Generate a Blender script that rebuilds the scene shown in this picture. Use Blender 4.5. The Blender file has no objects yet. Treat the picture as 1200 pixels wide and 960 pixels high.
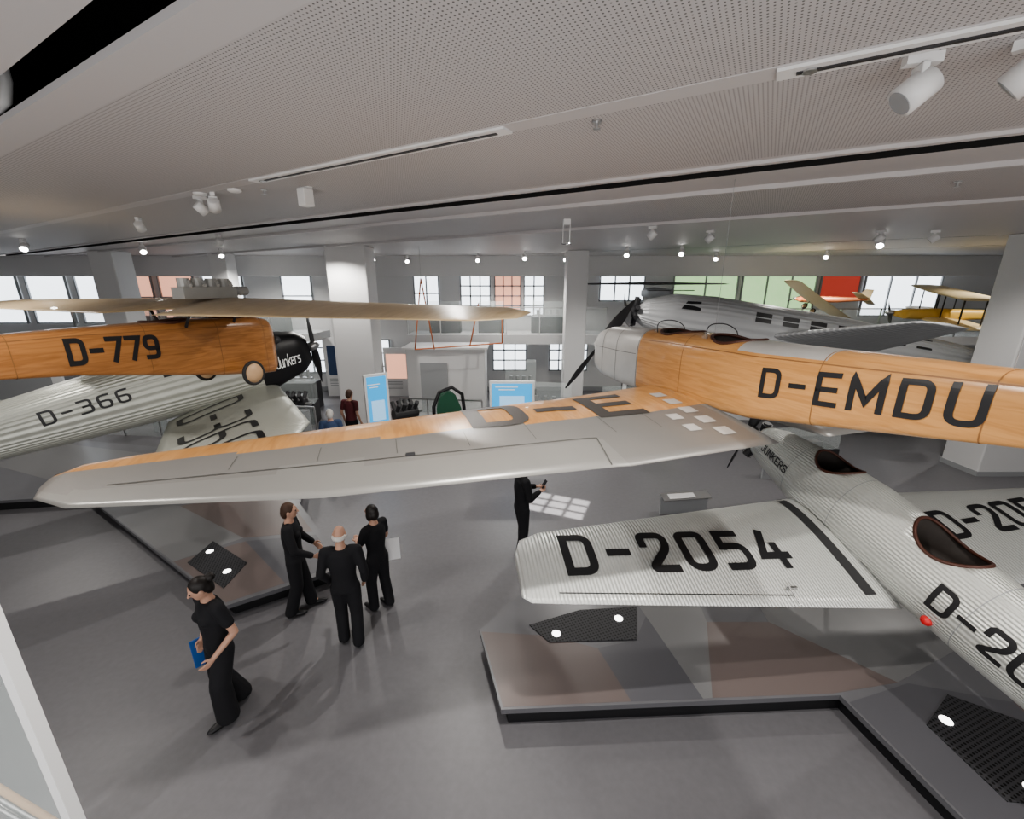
import bpy, bmesh, math, random
from mathutils import Vector, Matrix, Euler
random.seed(4)
SC=bpy.context.scene; COL=SC.collection
pi=math.pi
# ------------------------------------------------------------ materials
def new_mat(name,color,rough=.5,metal=0,emit=None,es=1,alpha=None,trans=0,noise=None,coat=0):
    m=bpy.data.materials.new(name); m.use_nodes=True
    nt=m.node_tree; b=nt.nodes['Principled BSDF']
    b.inputs['Base Color'].default_value=(*color,1); b.inputs['Roughness'].default_value=rough
    b.inputs['Metallic'].default_value=metal
    if coat: b.inputs['Coat Weight'].default_value=coat
    if emit: b.inputs['Emission Color'].default_value=(*emit,1); b.inputs['Emission Strength'].default_value=es
    if trans: b.inputs['Transmission Weight'].default_value=trans
    if alpha is not None: b.inputs['Alpha'].default_value=alpha
    if noise:
        sc,amt,detail=noise
        n=nt.nodes.new('ShaderNodeTexNoise'); n.inputs['Scale'].default_value=sc; n.inputs['Detail'].default_value=detail
        tc=nt.nodes.new('ShaderNodeTexCoord'); nt.links.new(tc.outputs['Object'],n.inputs['Vector'])
        r=nt.nodes.new('ShaderNodeMapRange'); r.inputs['To Min'].default_value=1-amt; r.inputs['To Max'].default_value=1+amt
        nt.links.new(n.outputs['Fac'],r.inputs['Value'])
        mx=nt.nodes.new('ShaderNodeVectorMath'); mx.operation='SCALE'; mx.inputs[0].default_value=color
        nt.links.new(r.outputs['Result'],mx.inputs['Scale']); nt.links.new(mx.outputs['Vector'],b.inputs['Base Color'])
    return m
def corrugated(name,color,pitch,rough=.38,metal=.35,dist=.012,strength=.8,noise=.06):
    m=new_mat(name,color,rough,metal,noise=(1.6,noise,5))
    nt=m.node_tree; b=nt.nodes['Principled BSDF']
    uv=nt.nodes.new('ShaderNodeTexCoord'); s=nt.nodes.new('ShaderNodeSeparateXYZ'); nt.links.new(uv.outputs['UV'],s.inputs[0])
    mu=nt.nodes.new('ShaderNodeMath'); mu.operation='MULTIPLY'; mu.inputs[1].default_value=2*pi/pitch; nt.links.new(s.outputs['X'],mu.inputs[0])
    si=nt.nodes.new('ShaderNodeMath'); si.operation='SINE'; nt.links.new(mu.outputs[0],si.inputs[0])
    bp=nt.nodes.new('ShaderNodeBump'); bp.inputs['Strength'].default_value=strength; bp.inputs['Distance'].default_value=dist
    nt.links.new(si.outputs[0],bp.inputs['Height']); nt.links.new(bp.outputs['Normal'],b.inputs['Normal'])
    return m
def wood(name,color,color2,rough=.28,scale=1.2,coat=.25):
    m=new_mat(name,color,rough,coat=coat); nt=m.node_tree; b=nt.nodes['Principled BSDF']
    tc=nt.nodes.new('ShaderNodeTexCoord'); mp=nt.nodes.new('ShaderNodeMapping'); mp.inputs['Scale'].default_value=(scale*4,scale*.5,scale*6)
    n=nt.nodes.new('ShaderNodeTexNoise'); n.inputs['Scale'].default_value=3.0; n.inputs['Detail'].default_value=10; n.inputs['Distortion'].default_value=1.2
    nt.links.new(tc.outputs['Object'],mp.inputs[0]); nt.links.new(mp.outputs[0],n.inputs['Vector'])
    r=nt.nodes.new('ShaderNodeValToRGB'); r.color_ramp.elements[0].color=(*color2,1); r.color_ramp.elements[1].color=(*color,1)
    r.color_ramp.elements[0].position=.35; r.color_ramp.elements[1].position=.6
    nt.links.new(n.outputs['Fac'],r.inputs[0]); nt.links.new(r.outputs[0],b.inputs['Base Color'])
    return m
def perforated(name,color,pitch,rad,rot=-30,dark=(.06,.06,.06)):
    m=new_mat(name,color,.6); nt=m.node_tree; b=nt.nodes['Principled BSDF']
    tc=nt.nodes.new('ShaderNodeTexCoord'); mp=nt.nodes.new('ShaderNodeMapping'); mp.inputs['Rotation'].default_value=(0,0,math.radians(-rot)); mp.inputs['Scale'].default_value=(1/pitch,)*3
    nt.links.new(tc.outputs['Object'],mp.inputs[0])
    fr=nt.nodes.new('ShaderNodeVectorMath'); fr.operation='FRACTION'; nt.links.new(mp.outputs[0],fr.inputs[0])
    sb=nt.nodes.new('ShaderNodeVectorMath'); sb.operation='SUBTRACT'; sb.inputs[1].default_value=(.5,.5,0); nt.links.new(fr.outputs[0],sb.inputs[0])
    ml=nt.nodes.new('ShaderNodeVectorMath'); ml.operation='MULTIPLY'; ml.inputs[1].default_value=(1,1,0); nt.links.new(sb.outputs[0],ml.inputs[0])
    ln=nt.nodes.new('ShaderNodeVectorMath'); ln.operation='LENGTH'; nt.links.new(ml.outputs[0],ln.inputs[0])
    lt=nt.nodes.new('ShaderNodeMath'); lt.operation='LESS_THAN'; lt.inputs[1].default_value=rad; nt.links.new(ln.outputs['Value'],lt.inputs[0])
    mx=nt.nodes.new('ShaderNodeMix'); mx.data_type='RGBA'; mx.inputs[6].default_value=(*color,1); mx.inputs[7].default_value=(*dark,1)
    nt.links.new(lt.outputs[0],mx.inputs[0]); nt.links.new(mx.outputs[2],b.inputs['Base Color'])
    return m
M={}
M['floor']=new_mat('carpet_grey',(.165,.162,.172),.42,noise=(14,.12,8))
M['ceil']=new_mat('ceiling_white',(.53,.515,.52),.55)
M['perf']=perforated('ceiling_perforated',(.50,.485,.49),.025,.2,dark=(.13,.13,.13))
M['void']=new_mat('void_dark',(.012,.012,.012),.9)
M['wall']=new_mat('wall_white',(.66,.66,.66),.6)
M['white']=new_mat('white_paint',(.74,.74,.74),.4)
M['grey']=new_mat('grey_paint',(.33,.34,.35),.5)
M['dark']=new_mat('dark_grey',(.035,.035,.038),.5)
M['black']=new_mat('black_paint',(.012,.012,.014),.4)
M['cloth']=new_mat('black_cloth',(.010,.010,.013),.85)
M['win']=new_mat('window_glow',(.9,.95,1),.3,emit=(.88,.94,1),es=2.2)
M['wing_green']=new_mat('window_garden',(.3,.5,.25),.3,emit=(.5,.75,.4),es=.9,noise=(3,.5,4))
M['wred']=new_mat('red_panel',(.6,.08,.06),.5,emit=(.8,.12,.08),es=.3)
M['worange']=new_mat('orange_panel',(.8,.35,.2),.5,emit=(.95,.5,.36),es=.9)
M['glass']=new_mat('clear_glass',(.85,.93,.92),.05,alpha=.16)
M['wood']=wood('varnished_plywood',(.54,.29,.115),(.44,.22,.08))
M['wood2']=wood('dark_plywood',(.43,.20,.075),(.31,.135,.047))
M['tanwing']=wood('pale_plywood',(.52,.40,.25),(.44,.33,.19),rough=.35)
M['seam']=new_mat('panel_seam',(.25,.12,.045),.5)
M['silver']=new_mat('silver_dope',(.24,.233,.222),.38,.3,noise=(2,.06,4))
M['silver2']=new_mat('silver_dope_aileron',(.27,.265,.252),.36,.3,noise=(2,.06,4))
M['alu']=new_mat('bare_aluminium',(.55,.54,.52),.38,.4,noise=(4,.1,4))
M['cast']=new_mat('cast_aluminium',(.55,.55,.53),.45,.2,noise=(6,.1,4))
M['corr']=corrugated('corrugated_silver',(.62,.63,.61),.036,dist=.007,strength=.45,metal=.25)
M['corrf']=corrugated('corrugated_fuselage',(.58,.59,.56),.036,dist=.008,strength=.5,metal=.25)
M['corr2']=corrugated('corrugated_pale_grey',(.50,.51,.46),.05,dist=.009,strength=.42)
M['corr3']=corrugated('corrugated_airliner',(.44,.45,.46),.08,rough=.45,metal=.2,dist=.010,strength=.5)
M['letter']=new_mat('lettering_black',(.02,.02,.022),.45)
M['letter2']=new_mat('lettering_faded',(.06,.055,.052),.5)
M['letter3']=new_mat('lettering_grey',(.09,.09,.085),.5)
M['lwhite']=new_mat('lettering_white',(.85,.85,.82),.5,emit=(.8,.8,.8),es=.15)
M['leather']=new_mat('brown_leather',(.07,.025,.016),.5)
M['inside']=new_mat('cockpit_interior',(.028,.022,.019),.7)
M['patch']=new_mat('walkway_patch_grey',(.48,.47,.45),.5)
M['plat']=new_mat('platform_grey',(.155,.155,.165),.33,noise=(3,.08,4))
M['platb']=new_mat('platform_brown',(.165,.135,.128),.35)
M['platg']=new_mat('platform_lightgrey',(.20,.20,.203),.33)
M['platd']=new_mat('platform_darkgrey',(.12,.12,.132),.33)
M['edge']=new_mat('platform_edge',(.12,.12,.13),.4)
M['vent']=perforated('perforated_vent',(.05,.05,.055),.04,.3,rot=20,dark=(.0,.0,.0))
M['lamp']=new_mat('lamp_lens',(1,1,1),.3,emit=(1,.97,.92),es=22)
M['glint']=new_mat('spot_reflection',(1,1,1),.3,emit=(1,.98,.95),es=4)  # emission stands in for ceiling spotlights reflected in the grilles
M['blue']=new_mat('screen_blue',(.02,.3,.6),.3,emit=(.05,.36,.7),es=.8)
M['blue2']=new_mat('screen_pale',(.4,.6,.8),.3,emit=(.3,.6,.9),es=.6)
M['red']=new_mat('red_knob',(.6,.03,.03),.4)
M['green']=new_mat('green_paint',(.02,.09,.05),.7)
M['yellow']=new_mat('yellow_dope',(.65,.42,.10),.4)
M['cream']=new_mat('cream_dope',(.68,.55,.32),.4)
M['orange']=new_mat('orange_dope',(.6,.2,.08),.4)
M['skin']=new_mat('skin',(.50,.30,.22),.55)
M['hairb']=new_mat('hair_black',(.012,.009,.008),.5)
M['hairg']=new_mat('hair_white',(.62,.60,.57),.7)
M['hairr']=new_mat('hair_brown',(.06,.03,.018),.6)
M['paper']=new_mat('white_paper',(.8,.8,.81),.6)
M['bluebag']=new_mat('blue_folder',(.02,.10,.34),.5)
M['dred']=new_mat('dark_red_cloth',(.10,.02,.025),.8)
M['navy']=new_mat('navy_cloth',(.05,.08,.16),.8)
M['tyre']=new_mat('tyre_rubber',(.03,.028,.027),.7)
M['hub']=new_mat('wheel_cover',(.60,.40,.24),.5)
M['steel']=new_mat('brushed_steel',(.5,.5,.5),.3,.9)
# ------------------------------------------------------------ builders
def mk(name,verts,faces,mats,parent=None,smooth=False,fm=None,uvs=None):
    me=bpy.data.meshes.new(name); me.from_pydata([tuple(v) for v in verts],[],faces)
    if not isinstance(mats,(list,tuple)): mats=[mats]
    for m in mats: me.materials.append(m)
    if fm:
        for p,i in zip(me.polygons,fm): p.material_index=i
    if smooth:
        for p in me.polygons: p.use_smooth=True
    if uvs:
        l=me.uv_layers.new(name='UVMap')
        for p in me.polygons:
            for li,k in zip(p.loop_indices,uvs[p.index]): l.data[li].uv=k
    me.update()
    o=bpy.data.objects.new(name,me); COL.objects.link(o)
    if parent: o.parent=parent
    return o
def thing(o,label,cat,group=None):
    o['label']=label; o['category']=cat
    if group: o['group']=group
    return o
def empty(name,loc,rot=(0,0,0),label=None,cat=None,group=None):
    o=bpy.data.objects.new(name,None); o.empty_display_size=.2; COL.objects.link(o); o.location=loc; o.rotation_euler=rot
    if label: thing(o,label,cat,group)
    return o
def struct(o): o['kind']='structure'; return o
class Geo:
    def __init__(s): s.v=[];s.f=[];s.m=[]
    def add(s,v,f,m=0):
        b=len(s.v); s.v+= [Vector(p) for p in v]; s.f+=[tuple(i+b for i in q) for q in f]; s.m+=[m]*len(f); return s
    def box(s,c,d,m=0,R=None):
        x,y,z=[k/2 for k in d]; vs=[Vector((a*x,b*y,e*z)) for a in(-1,1) for b in(-1,1) for e in(-1,1)]
        if R is not None: vs=[R@v for v in vs]
        vs=[v+Vector(c) for v in vs]
        return s.add(vs,[(0,1,3,2),(4,6,7,5),(0,4,5,1),(2,3,7,6),(0,2,6,4),(1,5,7,3)],m)
    def tube(s,pts,rad,n=12,m=0,closed=False,cap=True):
        pts=[Vector(p) for p in pts]; N=len(pts)
        if not hasattr(rad,'__len__'): rad=[rad]*N
        up=None; rings=[]
        for i,p in enumerate(pts):
            a=pts[(i-1)%N] if (closed or i>0) else p; b=pts[(i+1)%N] if (closed or i<N-1) else p
            t=(b-a).normalized()
            if up is None:
                up=Vector((0,0,1)) if abs(t.z)<.9 else Vector((1,0,0))
            x=t.cross(up).normalized(); up=x.cross(t).normalized()
            rings.append([p+(x*math.cos(2*pi*k/n)+up*math.sin(2*pi*k/n))*rad[i] for k in range(n)])
        v=[q for r in rings for q in r]; f=[]
        for i in range(N if closed else N-1):
            j=(i+1)%N
            for k in range(n): f.append((i*n+k,i*n+(k+1)%n,j*n+(k+1)%n,j*n+k))
        if cap and not closed: f+= [tuple(range(n))[::-1],tuple((N-1)*n+k for k in range(n))]
        return s.add(v,f,m)
    def ell(s,c,r,n=14,m=0,R=None):
        c=Vector(c); v=[];f=[]; h=n//2+1
        for i in range(1,h):
            th=pi*i/h
            for k in range(n):
                ph=2*pi*k/n; p=Vector((r[0]*math.sin(th)*math.cos(ph),r[1]*math.sin(th)*math.sin(ph),r[2]*math.cos(th)))
                if R is not None: p=R@p
                v.append(c+p)
        a=Vector((0,0,r[2])); 
        if R is not None: a=R@a
        v+=[c+a,c-a]; T=len(v)-2
        for i in range(h-2):
            for k in range(n): f.append((i*n+k,(i+1)*n+k,(i+1)*n+(k+1)%n,i*n+(k+1)%n))
        for k in range(n): f.append((T,k,(k+1)%n)); f.append((T+1,(h-2)*n+(k+1)%n,(h-2)*n+k))
        return s.add(v,f,m)
    def loft(s,rings,m=0,cap=True):
        n=len(rings[0]); v=[q for r in rings for q in r]; f=[]
        for i in range(len(rings)-1):
            for k in range(n): f.append((i*n+k,i*n+(k+1)%n,(i+1)*n+(k+1)%n,(i+1)*n+k))
        if cap: f+=[tuple(range(n))[::-1],tuple((len(rings)-1)*n+k for k in range(n))]
        return s.add(v,f,m)
    def prism(s,poly,z0,z1,m=0,mt=None,ms=None):
        n=len(poly); ar=sum(poly[i][0]*poly[(i+1)%n][1]-poly[(i+1)%n][0]*poly[i][1] for i in range(n))
        if ar<0: poly=poly[::-1]
        v=[(x,y,z0) for x,y in poly]+[(x,y,z1) for x,y in poly]
        b=len(s.v); s.add(v,[tuple(range(n))[::-1]],m)
        for i in range(n): s.f.append((b+i,b+(i+1)%n,b+n+(i+1)%n,b+n+i)); s.m.append(m if ms is None else ms)
        s.f.append(tuple(b+n+i for i in range(n))); s.m.append(m if mt is None else mt); return s
    def obj(s,name,mats,parent=None,smooth=False):
        return mk(name,s.v,s.f,mats,parent,smooth,s.m)
def bake(o):
    dg=bpy.context.evaluated_depsgraph_get(); dg.update()
    me=bpy.data.meshes.new_from_object(o.evaluated_get(dg)); o.modifiers.clear(); o.data=me
    for p in me.polygons: p.use_smooth=True
    return o
def bevel(o,w=.01,seg=2):
    b=o.modifiers.new('bevel','BEVEL'); b.width=w; b.segments=seg; b.limit_method='ANGLE'; return o
def lerp(a,b,t): return a+(b-a)*t
def interp(tab,x):
    if x<=tab[0][0]: return tab[0][1:]
    if x>=tab[-1][0]: return tab[-1][1:]
    for a,b in zip(tab,tab[1:]):
        if x<=b[0]:
            t=(x-a[0])/(b[0]-a[0]); return tuple(lerp(p,q,t) for p,q in zip(a[1:],b[1:]))
# ------------------------------------------------------------ stroke lettering
GL={'D':(.6,[([(0,1),(0,0)],0),([(0,1),(.6,1),(.6,0),(0,0)],.26)]),
'-':(.5,[([(.05,.5),(.45,.5)],0)]),
'E':(.55,[([(.55,1),(0,1),(0,0),(.55,0)],0),([(0,.5),(.5,.5)],0)]),
'M':(.78,[([(0,0),(0,1),(.39,.25),(.78,1),(.78,0)],0)]),
'U':(.6,[([(0,1),(0,0),(.6,0),(.6,1)],.26)]),
'7':(.58,[([(0,1),(.58,1),(.2,0)],0)]),
'9':(.6,[([(.6,.45),(0,.45),(0,1),(.6,1),(.6,0),(.05,0)],.24)]),
'6':(.6,[([(0,.55),(.6,.55),(.6,0),(0,0),(0,1),(.55,1)],.24)]),
'3':(.6,[([(0,1),(.6,1),(.6,.52),(.2,.52)],.22),([(.2,.52),(.6,.52),(.6,0),(0,0)],.22)]),
'2':(.6,[([(0,.72),(0,1),(.6,1),(.6,.6),(0,.0),(.62,0)],.2)]),
'0':(.6,[([(.3,1),(.6,1),(.6,0),(0,0),(0,1),(.3,1)],.28)]),
'5':(.6,[([(.55,1),(.05,1),(.02,.58)],0),([(.02,.6),(.6,.6),(.6,0),(0,0)],.24)]),
'4':(.62,[([(.3,1),(0,.28),(.65,.28)],0),([(.46,.58),(.46,0)],0)]),
'J':(.45,[([(.45,1),(.45,0),(0,0),(0,.25)],.2)]),
'N':(.6,[([(0,0),(0,1),(.6,0),(.6,1)],0)]),
'K':(.58,[([(0,0),(0,1)],0),([(.58,1),(0,.42)],0),([(.2,.6),(.6,0)],0)]),
'R':(.6,[([(0,0),(0,1),(.58,1),(.58,.5),(0,.5)],.2),([(.3,.5),(.6,0)],0)]),
'S':(.6,[([(.57,.85),(.57,1),(0,1),(0,.52),(.58,.52),(.58,0),(0,0),(0,.16)],.2)]),
'u':(.45,[([(0,.65),(0,0),(.42,0),(.42,.65)],.18),([(.42,.2),(.5,0)],0)]),
'n':(.45,[([(0,0),(0,.62),(.42,.62),(.42,0)],.18)]),
'k':(.42,[([(0,0),(.08,1)],0),([(.42,.62),(.03,.3)],0),([(.15,.4),(.42,0)],0)]),
'e':(.42,[([(.02,.34),(.4,.34),(.4,.64),(0,.64),(0,0),(.42,.02)],.17)]),
'r':(.34,[([(0,0),(0,.62)],0),([(0,.4),(.05,.62),(.34,.6)],.1)]),
's':(.38,[([(.36,.6),(0,.62),(.0,.34),(.38,.3),(.38,0),(0,.02)],.12)])}
def rnd(pts,r):
    pts=[Vector((*p,)) for p in pts]; out=[pts[0]]
    for a,b,c in zip(pts,pts[1:],pts[2:]):
        if r==0: out.append(b); continue
        d1=(a-b);d2=(c-b); rr=min(r,d1.length*.5 if d1.length<2*r else r,d2.length*.5 if d2.length<2*r else r)
        p=b+d1.normalized()*rr; q=b+d2.normalized()*rr
        for i in range(7):
            t=i/6; out.append(p*(1-t)**2+b*2*t*(1-t)+q*t*t)
    out.append(pts[-1]); return out
def lettering(text,h,stroke,fmap,name,mat,parent,gap=.2,slant=0,wscale=1.0):
    g=Geo(); x0=0
    hw=stroke/2/h
    for ch in text:
        w,st=GL[ch]
        for pts,r in st:
            P=rnd(pts,r)
            Q=[P[0]]
            for a,b in zip(P,P[1:]):
                L=(b-a).length
                if L<1e-6: continue
                k=max(1,int(L/.08))
                for i in range(1,k+1): Q.append(a.lerp(b,i/k))
            n=len(Q); offs=[]
            closed=(Q[0]-Q[-1]).length<1e-5
            for i in range(n):
                a=Q[i-1] if i>0 else (Q[-2] if closed else None); c=Q[i+1] if i<n-1 else (Q[1] if closed else None)
                ds=[]
                if a is not None: ds.append((Q[i]-a).normalized())
                if c is not None: ds.append((c-Q[i]).normalized())
                ns=[Vector((-d.y,d.x)) for d in ds]; m=sum(ns,Vector((0,0)))
                m.normalize(); k=1/max(.45,m.dot(ns[0])); offs.append(m*k*hw)
            rows=[]
            for i in range(n):
                p=Q[i].copy()
                if not closed and i==0: p-= (Q[1]-Q[0]).normalized()*hw*.98
                if not closed and i==n-1: p+= (Q[-1]-Q[-2]).normalized()*hw*.98
                rows.append([p+offs[i]*s for s in(-1,0,1)])
            v=[];f=[]
            for row in rows:
                for q in row: v.append(fmap(((q.x+slant*q.y)*wscale+x0)*h,q.y*h))
            for i in range(n-1):
                for j in range(2): f.append((i*3+j,(i+1)*3+j,(i+1)*3+j+1,i*3+j+1))
            g.add(v,f)
        x0+=w*wscale+gap
    return g.obj(name,[mat],parent)
# ------------------------------------------------------------ aircraft builders
def af(c):
    return 5*(.2969*math.sqrt(c)-.126*c-.3516*c*c+.2843*c**3-.1015*c**4)
CH=[1,.93,.85,.75,.65,.55,.5,.45,.4,.36,.28,.2,.13,.07,.03,.008,0]
class Wing:
    """stations: (x, yLE, yTE, z, thick)  sorted by x"""
    def __init__(s,st,up=1.25,lo=.55): s.st=st; s.up=up; s.lo=lo
    def at(s,x): return interp(s.st,x)
    def top(s,x,y,off=0):
        le,te,z,t=s.at(x); c=min(1,max(0,(le-y)/(le-te))); return Vector((x,y,z+af(c)*t*s.up+off))
    def build(s,name,mats,parent,fmf=None,step=.12):
        a=s.st[0][0]; b=s.st[-1][0]; n=max(2,int((b-a)/step))
        xs=sorted(set([a+(b-a)*i/n for i in range(n+1)]+[q[0] for q in s.st]))
        rings=[];prof=[(c,1) for c in CH]+[(c,-1) for c in CH[::-1][1:]]
        prof=prof[:-1]+[(.999,-1)]
        for x in xs:
            le,te,z,t=s.at(x); r=[]
            for c,sg in prof:
                r.append(Vector((x,le-(le-te)*c,z+af(c)*t*(s.up if sg>0 else -s.lo))))
            rings.append(r)
        n=len(prof); v=[q for r in rings for q in r]; f=[];fm=[];uv=[]
        for i in range(len(xs)-1):
            for k in range(n):
                k2=(k+1)%n
                f.append((i*n+k,i*n+k2,(i+1)*n+k2,(i+1)*n+k))
                cc=(prof[k][0]+prof[k2][0])/2; xm=(xs[i]+xs[i+1])/2
                fm.append(fmf(xm,cc,prof[k][1] if k!=n-1 else -1) if fmf else 0)
                uv.append([(xs[i],0),(xs[i],1),(xs[i+1],1),(xs[i+1],0)])
        f+=[tuple(range(n))[::-1],tuple((len(xs)-1)*n+k for k in range(n))]; fm+=[0,0]; uv+=[[(xs[0],0)]*n,[(xs[-1],0)]*n]
        return mk(name,v,f,mats,parent,True,fm,uv)
class Fus:
    """stations (y, hw, z0, z1) ascending y ; superellipse section"""
    def __init__(s,st,et=2.3,eb=3.5): s.st=st;s.et=et;s.eb=eb
    def dims(s,y):
        hw,z0,z1=interp(s.st,y); return hw,z0,z1
    def side(s,y,z,sgn,off=.004):
        hw,z0,z1=s.dims(y); zc=lerp(z0,z1,.5); hh=(z1-z0)/2; e=s.et if z>zc else s.eb
        q=min(.999,abs((z-zc)/hh)); return Vector((sgn*(hw*(1-q**e)**(1/e)+off),y,z))
    def top(s,x,y,off=0):
        hw,z0,z1=s.dims(y); zc=lerp(z0,z1,.5); hh=(z1-z0)/2; q=min(.999,abs(x/hw)); return Vector((x,y,zc+hh*(1-q**s.et)**(1/s.et)+off))
    def ring(s,y,off=0,n=36):
        hw,z0,z1=s.dims(y); zc=lerp(z0,z1,.5); hh=(z1-z0)/2+off; hw+=off; out=[]
        for k in range(n):
            t=2*pi*k/n; cs,sn=math.cos(t),math.sin(t); e=s.et if sn>=0 else s.eb
            out.append(Vector((hw*math.copysign(abs(cs)**(2/e),cs),y,zc+hh*math.copysign(abs(sn)**(2/e),sn))))
        return out
    def build(s,name,mats,parent,fmf=None,n=36,step=.15):
        a=s.st[0][0]; b=s.st[-1][0]; m=int((b-a)/step); ys=sorted(set([a+(b-a)*i/m for i in range(m+1)]+[q[0] for q in s.st]))
        v=[];f=[];fm=[];uv=[]
        for y in ys: v+=s.ring(y,0,n)
        per=2.6
        for i in range(len(ys)-1):
            for k in range(n):
                f.append((i*n+k,i*n+(k+1)%n,(i+1)*n+(k+1)%n,(i+1)*n+k)[::-1])
                fm.append(fmf((ys[i]+ys[i+1])/2,k/n) if fmf else 0)
                u0,u1=k/n*per,(k+1)/n*per; uv.append([(u0,0),(u1,0),(u1,1),(u0,1)][::-1])
        L=len(ys)-1
        f+=[tuple(range(n)),tuple(L*n+k for k in range(n))[::-1]]; fm+=[0,fmf(ys[-1],.25) if fmf else 0]; uv+=[[(0,0)]*n]*2
        return mk(name,v,f,mats,parent,True,fm,uv)
def seam(F,y,parent,mat,w=.006):
    g=Geo(); a=F.ring(y-w,.002); b=F.ring(y+w,.002); g.loft([a,b],cap=False); return g.obj('panel_seam',[mat],parent)
def sideseam(F,y0,y1,fr,sgn,parent,mat,w=.005,n=24):
    g=Geo(); v=[]
    for i in range(n+1):
        y=lerp(y0,y1,i/n); hw,a,b=F.dims(y); z=lerp(a,b,fr); v+=[F.side(y,z+w,sgn,.003),F.side(y,z-w,sgn,.003)]
    g.add(v,[(2*i,2*i+1,2*i+3,2*i+2) for i in range(n)]); return g.obj('panel_seam',[mat],parent)
def cut_cockpit(fo,F,yc,ry,rx,depth,dark_idx):
    g=Geo(); n=28
    zt=F.top(0,yc)[2]
    rg=lambda s,z:[Vector((rx*s*math.cos(2*pi*k/n),yc+ry*s*math.sin(2*pi*k/n),z)) for k in range(n)]
    g.loft([rg(.85,zt-depth),rg(1,zt-depth*.8),rg(1,zt+.5)],dark_idx)
    c=g.obj('cutter',list(fo.data.materials)); 
    for q in(c,fo):
        bm=bmesh.new(); bm.from_mesh(q.data); bmesh.ops.recalc_face_normals(bm,faces=bm.faces); bm.to_mesh(q.data); bm.free()
    c.parent=fo.parent
    b=fo.modifiers.new('cut','BOOLEAN'); b.operation='DIFFERENCE'; b.object=c; b.solver='EXACT'
    bake(fo); bpy.data.objects.remove(c)
def rim(F,yc,ry,rx,r,mat,parent,name='cockpit_rim',label=None):
    g=Geo(); n=40
    g.tube([F.top(rx*math.cos(2*pi*k/n),yc+ry*math.sin(2*pi*k/n),.0) for k in range(n)],r,8,closed=True)
    o=g.obj(name,[mat],parent,True)
    if label: o['label']=label
    return o
def windscreen(F,y,w,h,parent):
    g=Geo(); v=[];n=12
    for i in range(n+1):
        a=pi*i/n; b=F.top(w*math.cos(a),y+.1*math.sin(a)); v+=[b,b+Vector((0,-.07,h*math.sin(a)**.5+.005))]
    g.add(v,[(2*i,2*i+2,2*i+3,2*i+1) for i in range(n)]); o=g.obj('windscreen',[M['glass']],parent,True)
    q=Geo(); q.tube(v[1::2],.006,6); q.obj('windscreen_frame',[M['dark']],o,True)
def propeller(parent,c,R,mat,ang=0,hubmat=None,chord=.11,name='propeller'):
    g=Geo(); c=Vector(c)
    for s in(0,pi):
        rings=[]
        for i in range(13):
            t=i/12; r=.06+(R-.06)*t; w=chord*(.45+.9*math.sin(pi*min(1,t*1.02+.12))**.8)*(1 if t<.97 else .5); th=.035*(1-.75*t); tw=math.radians(55-40*t)
            ring=[]
            for k in range(10):
                a=2*pi*k/10; px=w/2*math.cos(a); py=th/2*math.sin(a)
                tang=px*math.cos(tw)-py*math.sin(tw); ax=px*math.sin(tw)+py*math.cos(tw)
                A=ang+s; rad=Vector((math.cos(A),0,math.sin(A))); tg=Vector((-math.sin(A),0,math.cos(A)))
                ring.append(c+rad*r+tg*tang+Vector((0,ax,0)))
            rings.append(ring)
        g.loft(rings)
    o=g.obj(name,[mat],parent,True); o['label']='dark wooden two-bladed propeller'
    h=Geo(); h.tube([c+Vector((0,-.12,0)),c+Vector((0,.02,0)),c+Vector((0,.09,0)),c+Vector((0,.14,0))],[.1,.1,.07,.01],16)
    h.obj('hub',[hubmat or mat],o,True)
    return o
def wheel(parent,c,r,w=.08,name='wheel',hub=None):
    g=Geo(); c=Vector(c); n=28
    g.tube([c+Vector((0,math.cos(2*pi*k/n),math.sin(2*pi*k/n)))*(r-w/2) for k in range(n)],w/2,10,closed=True)
    o=g.obj(name,[M['tyre']],parent,True)
    h=Geo(); h.tube([c+Vector((x,0,0)) for x in(-w*.55,-w*.3,w*.3,w*.55)],[.03,r-w*.6,r-w*.6,.03],24)
    h.obj('wheel_disc',[hub or M['hub']],o,True); return o
def strut(parent,a,b,r=.02,mat=None,name='strut'):
    g=Geo(); g.tube([a,b],r,10); return g.obj(name,[mat or M['alu']],parent,True)
def patch_top(W,xs,ys,mat,name,parent,off=.004,n=10):
    g=Geo(); v=[];f=[]
    for i in range(n+1):
        for j in range(n+1):
            v.append(W.top(lerp(xs[0],xs[1],i/n),lerp(ys[0],ys[1],j/n),off))
    for i in range(n):
        for j in range(n): f.append((i*(n+1)+j,(i+1)*(n+1)+j,(i+1)*(n+1)+j+1,i*(n+1)+j+1))
    g.add(v,f); return g.obj(name,[mat],parent,True)
def gapline(W,pts,w,mat,name,parent,n=30,off=.005):
    g=Geo(); v=[];L=[]
    for a,b in zip(pts,pts[1:]):
        a=Vector(a);b=Vector(b); L+=[(a.lerp(b,i/n),(b-a).normalized()) for i in range(n+1)]
    for p,d in L:
        q=Vector((-d.y,d.x))*w/2; v+=[W.top(p.x+q.x,p.y+q.y,off),W.top(p.x-q.x,p.y-q.y,off)]
    g.add(v,[(2*i,2*i+1,2*i+3,2*i+2) for i in range(len(L)-1)]); return g.obj(name,[mat],parent)
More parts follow.
